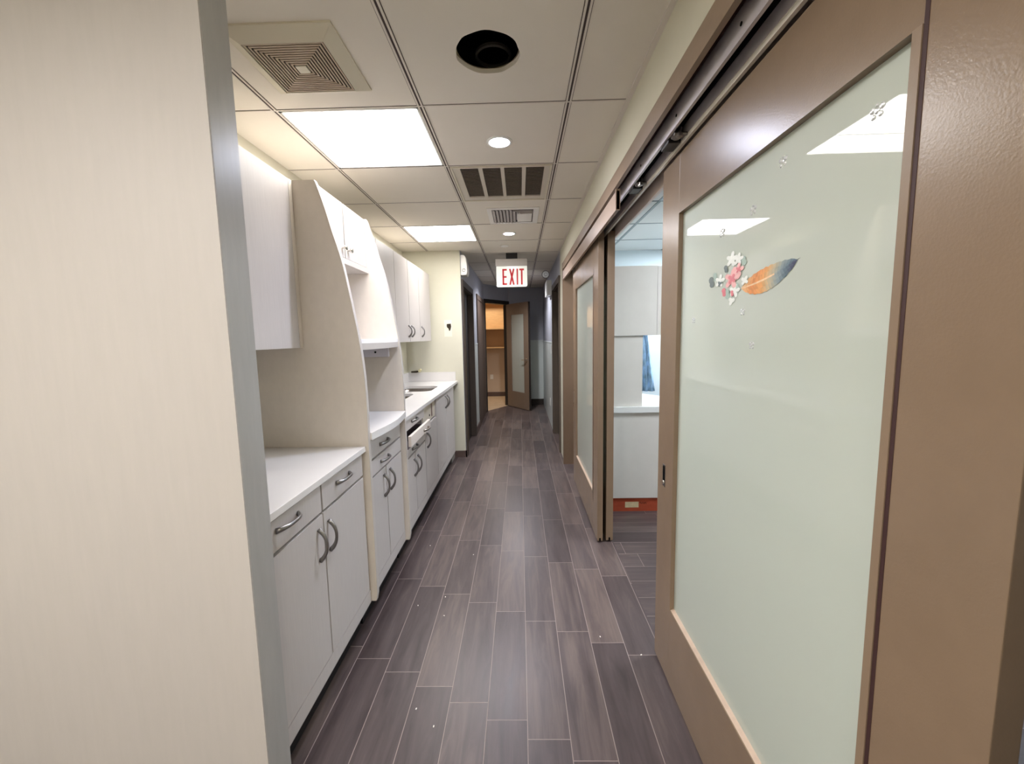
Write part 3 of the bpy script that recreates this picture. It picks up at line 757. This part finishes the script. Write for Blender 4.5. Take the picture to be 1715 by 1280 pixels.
b = NB(); tube(b, [(-1.23, YY-.03, 1.000), (-1.17, YY-.035, 1.002), (-1.15, YY-.035, 1.006)], [.010, .012, .010], 10); obj('pipe_end', b, mat('stub_dark', '#3a3222', .5, metal=.5), t)
b = NB(); tube(b, [(-1.145, YY-.035, 1.004), (-1.13, YY-.035, 1.018), (-1.115, YY-.035, 1.026)], [.014, .016, .012], 10); obj('valve_cap', b, mat('stub_cream', '#e5dcae', .4), t)

# ---- divider panels with the curved front edge
curve = [(-.868, 2.058), (-.858, 2.032), (-.829, 1.935), (-.807, 1.847), (-.784, 1.768), (-.768, 1.703), (-.751, 1.607), (-.733, 1.496), (-.714, 1.368), (-.703, 1.248), (-.698, 1.143), (-.697, 1.05), (-.699, .90), (-.698, .70), (-.698, .17)]
def smooth_curve(c, n=4):
    out = []
    for i in range(len(c)-1):
        p0, p1, p2, p3 = c[max(i-1, 0)], c[i], c[i+1], c[min(i+2, len(c)-1)]
        for k in range(n):
            s = k/n
            out.append(tuple(.5*((2*p1[a])+(-p0[a]+p2[a])*s+(2*p0[a]-5*p1[a]+4*p2[a]-p3[a])*s*s+(-p0[a]+3*p1[a]-3*p2[a]+p3[a])*s**3) for a in (0, 1)))
    out.append(c[-1]); return out
cv = smooth_curve(curve)
PANEL = mat('panel_beige', '#d9cfc3', .5, .35, noise=14, amt=.03, stretch=(2, 2, 1.2), bump=.05, bscale=40)
for (y, lab) in ((1.841, 'near tall divider panel with a curved front edge, beside the first worktop'), (2.440, 'farther tall divider panel with a curved front edge, before the sink worktop')):
    t = thing('divider_panel', lab, 'divider panel', (-.99, y, .135))
    outl = [(XW, .135)] + [(XW, 2.058)] + cv + [(-.705, .135)]
    b = NB(); prism(b, outl, 'y', y, y+.0235); obj('panel_board', b, PANEL, t)
    b = NB(); cc = [(p[0]+.0008, p[1]) for p in cv]
    prev = None
    for p in cc + [(-.704, .135)]:
        r_ = [b.verts.new((p[0], y-.0006, p[1])), b.verts.new((p[0], y+.0241, p[1]))]
        if prev: b.faces.new((prev[0], prev[1], r_[1], r_[0]))
        prev = r_
    obj('edge_banding', b, EDGE, t)
# ---- upper cabinets
XU = -.963
t = thing('wall_cabinet', 'near white wall cabinet with a plain door and no handle showing', 'cabinet', (-1.12, 1.46, 1.344))
carcass(t, 1.10, 1.834, 1.344, 2.056, XW+.002, XU-.0195)
front(t, 'cabinet_door', 1.10, 1.46, 1.342, 2.056, x=XU); front(t, 'cabinet_door', 1.462, 1.812, 1.342, 2.056, x=XU)
b = NB(); box(b, XU-.02, XU-.001, 1.812, 1.838, 1.344, 2.056); obj('filler_strip', b, PANEL, t)
t = thing('wall_cabinet', 'short white wall cabinet with two knobs between the curved divider panels', 'cabinet', (-1.08, 2.15, 1.75))
XU2 = -.875
carcass(t, 1.866, 2.438, 1.78, 2.056, XW+.002, XU2-.0195)
for (a, c, ky) in ((1.868, 2.140, 2.108), (2.142, 2.436, 2.178)):
    dd = front(t, 'cabinet_door', a, c, 1.785, 2.056, x=XU2)
    b = NB(); lathe(b, [(.004, 0), (.004, .010), (.012, .014), (.014, .020), (.010, .026), (0, .028)], (XU2, ky, 1.830), 'x', 20); obj('knob', b, CHROME, dd, True)
b = NB(); box(b, XW+.002, XU2+.010, 1.866, 2.438, 1.752, 1.781, .002); obj('bottom_board', b, EDGE, t)
t = thing('wall_cabinet', 'long run of tall white wall cabinets with bow handles above the sink', 'cabinet', (-1.12, 3.5, 1.346))
y0, y1 = 2.466, 4.53
carcass(t, y0, y1, 1.346, 2.056, XW+.002, XU-.0195)
ys = [y0, 2.87, 3.27, 3.66, 4.04, y1]
for k in range(5):
    dd = front(t, 'cabinet_door', ys[k], ys[k+1], 1.345, 2.056, x=XU)
    hy = {0: 2.82, 1: 2.92, 2: 3.61, 3: 3.71, 4: 4.09}[k]
    pull_z(dd, XU, hy, 1.44, L=.10)
# ---- shelf in the niche
t = thing('niche_shelf', 'light shelf with a bowed front fascia between the curved divider panels', 'shelf', (-1.0, 2.15, 1.33))
b = NB(); box(b, XW+.002, -.716, 1.866, 2.438, 1.358, 1.377, .001); obj('shelf_board', b, mat('shelf_white', '#e9e6e6', .4), t)
b = NB(); pts = [(-.735, 1.866)]
for k in range(0, 17):
    s = k/16; pts.append((-.717+.022*math.sin(PI*s), 1.866+.572*s))
pts.append((-.735, 2.438)); prism(b, pts, 'z', 1.328, 1.3578); obj('curved_fascia', b, EDGE, t)
t = thing('wiring_box', 'white box strip with a small dark hole under the niche shelf', 'wiring box', (-.85, 2.42, 1.27))
b = NB(); box(b, -1.05, -.770, 2.414, 2.4395, 1.272, 1.327, .002); obj('box_cover', b, mat('box_lilac_white', '#d5d0d6', .4), t)
b = NB(); lathe(b, [(0, -.001), (.006, -.001), (.006, .001)], (-.845, 2.4135, 1.300), 'y', 14); obj('knockout_hole', b, GAP, t)

# ---- near end panel
t = thing('end_panel', 'tall cream wood grain laminate end panel filling the left foreground', 'end panel', (-1.5, 1.05, 0))
b = NB(); box(b, -2.6, -.706, 1.000, 1.0045, 0, ZC); obj('cream_face', b, LAMW, t)
b = NB(); box(b, -2.6, -.7065, 1.0045, 1.098, 0, ZC); obj('panel_core', b, LAM, t)
b = NB(); box(b, -.7068, -.7055, 1.0045, 1.0985, 0, ZC); obj('shaded_edge', b, mat('edge_laminate_shaded', '#a8a6a2', .32, .5, noise=14, amt=.05, stretch=(3, 3, .4), bump=.1, bscale=25), t)  # grey puts the dimmer light on this side into the colour

# ================================================================== GLASS DECALS
XG = .576      # front of the glass panel of door_4
def decal_tf(y, z): return (XG-.0012, y, z)
t = thing('floral_feather_decal', 'feather and pink flower sticker on the frosted glass of the near sliding door', 'window sticker', (XG, 1.06, 1.50))
SC = XG/.55
def gy(v): return v*SC
def gz(v): return HC+(v-HC)*SC
fm, nt, bs = newmat('feather_tint')
at = nt.nodes.new('ShaderNodeAttribute'); at.attribute_name = 'tint'; nt.links.new(at.outputs['Color'], bs.inputs['Base Color']); bs.inputs['Roughness'].default_value = .5
# feather: base (near flowers) at y=1.06, tip at y=.845
b = NB(); n = 22; fa = (gy(1.055), gz(1.482)); fb = (gy(.848), gz(1.516))
ax = Vector((fb[0]-fa[0], fb[1]-fa[1])); nn = Vector((-ax.y, ax.x)).normalized()
rows = []
for k in range(n+1):
    s = k/n
    wdt = .034*(math.sin(PI*min(1, s*1.02+.03))**.62)*(1-.25*s) if s < .98 else .0005
    wdt *= 1+.06*math.sin(k*2.7)
    cpos = Vector(fa)+ax*s+nn*(-.012*math.sin(PI*s)*0+.006*math.sin(2*PI*s*.5))
    row = []
    for m_ in (-1, -.55, -.08, .08, .55, 1):
        p = cpos+nn*wdt*m_*(1 if m_ > 0 else .85)
        p = p - ax.normalized()*abs(m_)*(-.010)
        row.append(b.verts.new((XG-.0012, p.x, p.y)))
    rows.append(row)
cl = b.loops.layers.color.new('tint')
def fcol(s, m_):
    st = [(0, '#f4e0c4'), (.2, '#f0c494'), (.40, '#f2d0a4'), (.52, '#e6dcc6'), (.68, '#c3cccd'), (.82, '#9fb0b8'), (.93, '#7f86a0'), (1, '#6e7396')]
    s = min(1, max(0, s + .06*m_))
    for (a, ca), (c, cb) in zip(st, st[1:]):
        if a <= s <= c:
            f = (s-a)/(c-a); A_, B_ = srgb(ca), srgb(cb); return [A_[i]*(1-f)+B_[i]*f for i in range(3)]+[1]
    return srgb('#5f6488')
for k in range(n):
    for m_ in range(5):
        f = b.faces.new((rows[k][m_], rows[k+1][m_], rows[k+1][m_+1], rows[k][m_+1]))
        for lp in f.loops:
            c_ = fcol(k/n, (m_-2)/2.)
            if m_ == 2 and k/n < .6: c_ = [.95, .80, .62, 1]
            j_ = random.uniform(.93, 1.05); lp[cl] = [min(1, c_[0]*j_), min(1, c_[1]*j_), min(1, c_[2]*j_), 1]
obj('feather', b, fm, t)
def petals(cy_, cz_, r, npt, m, name, ph=0, lay=.0016, inner=.35):
    b = NB(); cv_ = b.verts.new((XG-lay-.0004, cy_, cz_)); ring = []
    for k in range(npt*6):
        a = 2*PI*k/(npt*6)+ph; rr = r*(inner+(1-inner)*abs(math.sin(a*npt/2+.3)))
        ring.append(b.verts.new((XG-lay, cy_+1.55*rr*math.cos(a), cz_+rr*math.sin(a))))
    for k in range(len(ring)): b.faces.new((cv_, ring[k], ring[(k+1) % len(ring)]))
    return obj(name, b, m, t)
PK = mat('petal_pink', '#f0b8b4', .5); PR = mat('petal_rose', '#dc7f85', .5); PWH = mat('petal_white', '#eef0e8', .5); PG = mat('leaf_sage', '#a9bdb0', .5); PGD = mat('leaf_grey', '#6f7a78', .5)
for (y, z, r, npt, m, nm, ph, lay) in [
    (1.105, 1.512, .026, 5, PK, 'flower', .2, .0020), (1.105, 1.512, .014, 4, PR, 'flower_heart', 1, .0026),
    (1.085, 1.530, .018, 5, PK, 'flower', .9, .0022), (1.083, 1.531, .009, 4, PR, 'flower_heart', .3, .0028),
    (1.108, 1.562, .020, 5, PWH, 'flower', .4, .0019), (1.085, 1.556, .016, 5, PWH, 'flower', 1.2, .0021),
    (1.150, 1.515, .018, 5, PWH, 'flower', 2.0, .0018), (1.095, 1.480, .018, 5, PWH, 'flower', .7, .0017),
    (1.150, 1.508, .008, 3, PGD, 'leaf', .7, .0024), (1.132, 1.482, .012, 2, PR, 'petal', 1.0, .0023),
    (1.120, 1.475, .014, 2, PG, 'leaf', 1.3, .0022), (1.088, 1.488, .013, 2, PG, 'leaf', 2.3, .0015),
    (1.128, 1.542, .010, 2, PGD, 'leaf', .5, .0023), (1.068, 1.548, .012, 2, PG, 'leaf', 2.8, .0016),
    (1.185, 1.518, .016, 2, PGD, 'leaf', 0.1, .0014), (1.170, 1.530, .012, 2, PG, 'leaf', .9, .0015),
    (1.105, 1.456, .012, 3, PWH, 'petal', .3, .0015), (1.102, 1.475, .008, 2, PR, 'petal', 1.3, .0025),
    (1.062, 1.500, .012, 4, PWH, 'petal', .8, .0025)]:
    petals(gy(1.115+(y-1.115)*1.45), gz(z), r*1.05, npt, m, nm, ph, lay)
# crystal stickers
gem0 = None
spots = [(.911, 1.724, 'clear crystal sticker highest on the glass, right of the lower light reflection'), (1.016, 1.658, 'small clear crystal sticker above the feather, near top of the light reflection'),
         (1.164, 1.642, 'clear crystal sticker just above the flowers at the left of the glass'), (.683, 1.706, 'dark looking crystal sticker inside the bright upper right light reflection'),
         (1.333, 1.415, 'faint grey crystal sticker near the left edge of the glass'), (.999, 1.344, 'lowest clear crystal sticker below the feather'), (1.045, 1.425, 'faint crystal sticker between feather and lowest crystal')]
for k, (y, z, lab) in enumerate(spots):
    if gem0 is None:
        tg = thing('crystal_sticker', lab, 'crystal sticker', (XG, 0, 0), group='crystal stickers on the sliding door glass')
        b = NB()
        for (dy, dz, r) in ((0, 0, .005), (.009, .004, .0055), (-.009, .004, .0055), (.007, -.007, .0045), (-.007, -.007, .0045), (0, .009, .003)):
            r0 = [b.verts.new((-.0002, dy+r*math.cos(a), dz+r*math.sin(a))) for a in [2*PI*q/8 for q in range(8)]]
            r1 = [b.verts.new((-.0028, dy+r*.55*math.cos(a), dz+r*.55*math.sin(a))) for a in [2*PI*q/8+.39 for q in range(8)]]
            for q in range(8):
                b.faces.new((r0[q], r0[(q+1) % 8], r1[q])); b.faces.new((r1[q], r0[(q+1) % 8], r1[(q+1) % 8]))
            b.faces.new(r1); b.faces.new(r0[::-1])
        bmesh.ops.recalc_face_normals(b, faces=b.faces[:])
        gm = obj('crystal', b, CRYS, tg, local=True); gem0 = tg; o = tg
    else: o = copy_tree(gem0)
    o.location = (XG, gy(y), gz(z)); o['label'] = lab
    if k >= 4: o.scale = (.8, .8, .8)

# ================================================================== SIDE ROOM
t = thing('reception_counter', 'white counter unit on a bare red plinth, seen through the sliding door gap', 'counter', (1.3, 3.4, 0))
SRW = mat('side_laminate', '#d3cfc8', .45, .35, noise=5, amt=.03)
b = NB(); box(b, .64, 2.2, 3.12, 3.9, .112, .785, .001); obj('front_panel', b, SRW, t)
pl = obj('plinth', box(NB(), .66, 2.2, 3.135, 3.85, 0, .111), ORANGE, t)
b = NB(); box(b, .800, .905, 3.1335, 3.1352, .030, .076); obj('paper_label', b, LABEL, pl)
b = NB()
random.seed(8)
pp = [(.912+.006*k, 3.134, .066+.009*math.sin(k*1.9)) for k in range(10)]
tube(b, pp, .0018, 6); obj('pen_scribble', b, mat('scribble_brown', '#5a2c14', .8), pl)
b = NB(); prism(b, [(.62, 3.10), (2.2, 3.10), (2.2, 3.45), (1.25, 3.62), (.93, 4.15), (.62, 4.25)], 'z', .787, .830); obj('counter_top', b, mat('side_worktop', '#e3e4e2', .35), t)
t = thing('overhead_cabinet', 'white overhead cabinet box hanging above the reception counter', 'cabinet', (1.3, 3.3, 1.366))
b = NB(); box(b, .62, 1.017, 3.12, 3.46, 1.366, 1.872, .001); obj('cabinet_end', b, SRW, t)
b = NB(); box(b, 1.0185, 2.2, 3.12, 3.46, 1.366, 1.868, .001); obj('cabinet_door', b, SRW, t)
b = NB(); box(b, .62, .920, 3.135, 3.155, .8305, 1.3655); o = obj('support_panel', b, SRW); tag(o, 'white upright panel between the reception counter and overhead cabinet', 'panel')
# hanging blue cloth behind
b = NB(); rows = []
for k in range(15):
    z = 1.52-.70*k/14; row = []
    for q in range(13):
        s = q/12; wv = .10+.10*k/14
        row.append(b.verts.new((1.16+.055*k/14+wv*(s-.5)+.0*q, 4.05+.02*math.sin(q*2.1+k*.25)+.012*math.sin(q*4.3), z)))
    rows.append(row)
for r0, r1 in zip(rows, rows[1:]):
    for q in range(12): b.faces.new((r0[q], r0[q+1], r1[q+1], r1[q]))
cloth = obj('blue_cloth', b, mat('blue_cloth_mottled', '#9cc0e2', .8, noise=16, amt=.5, stretch=(3, 1, .6)), smooth=True)
sm = cloth.modifiers.new('t', 'SOLIDIFY'); sm.thickness = .006
tag(cloth, 'mottled light blue cloth hanging behind the reception counter', 'cloth')

# ================================================================== CLOSET
t = thing('closet_shelf_unit', 'plywood shelf unit with two shelves high on the closet back wall', 'shelves', (-.5, 9.4, 1.12))
b = NB(); box(b, -1.2, -.05, 9.30, 9.595, 1.545, 1.57); box(b, -1.2, -.05, 9.55, 9.595, 1.57, 2.12); box(b, -1.2, -.05, 9.30, 9.595, 2.12, 2.14); box(b, -.08, -.05, 9.30, 9.595, 1.57, 2.12); box(b, -1.2, -1.17, 9.30, 9.595, 1.57, 2.12); obj('upper_box', b, PLY, t)
b = NB(); box(b, -1.2, -.05, 9.32, 9.595, 1.125, 1.145); obj('lower_shelf', b, PLY, t)
b = NB(); box(b, -1.2, -.05, 9.585, 9.595, 1.145, 1.545); obj('back_board', b, mat('back_board_tan', '#a98a68', .6), t)

# debris on the floor
random.seed(11)
crumb = None
for k, (px, py) in enumerate([(-.318, 2.50), (-.42, 2.07), (-.40, 1.92), (-.41, 1.40), (-.33, 1.33), (.345, 1.77), (.50, 1.66), (-.62, 2.62), (-.55, 2.0)]):
    if crumb is None:
        b = NB(); box(b, -.0035, .0035, -.002, .002, 0, .002, .0006)
        crumb = obj('debris_crumb', b, mat('crumb_white', '#e8e2d8', .8), local=True); o = crumb
    else: o = crumb.copy(); C.objects.link(o)
    o.location = (px, py, .0002); o.rotation_euler = (0, 0, random.uniform(0, 3)); tag(o, 'tiny white debris crumb lying on the dark plank floor', 'debris', 'white crumbs on the floor')

# ================================================================== lamp light (downlights at their fixtures; the closet source has none)
def spot(name, loc, power, col, ang=150, blend=.6, r=.04):
    l = bpy.data.lights.new(name, 'SPOT'); l.energy = power; l.color = col; l.spot_size = math.radians(ang); l.spot_blend = blend; l.shadow_soft_size = r
    o = bpy.data.objects.new(name, l); C.objects.link(o); o.location = loc; return o
spot('downlight_beam', (-.084, 2.155, ZC-.012), 14, (.70, .77, 1))
spot('downlight_beam', (-.084, 3.98, ZC-.012), 13, (.88, .90, 1))
spot('downlight_beam', (-.084, 6.55, ZC-.012), 20, (.92, .94, 1))  # beam of the unseen downlight added for the corridor end
area('unseen_closet_lamp', (-.7, 8.9, ZC-.02), .3, .3, 3.6, (1, .88, .72))  # unseen warm source added to light the closet, no fixture built
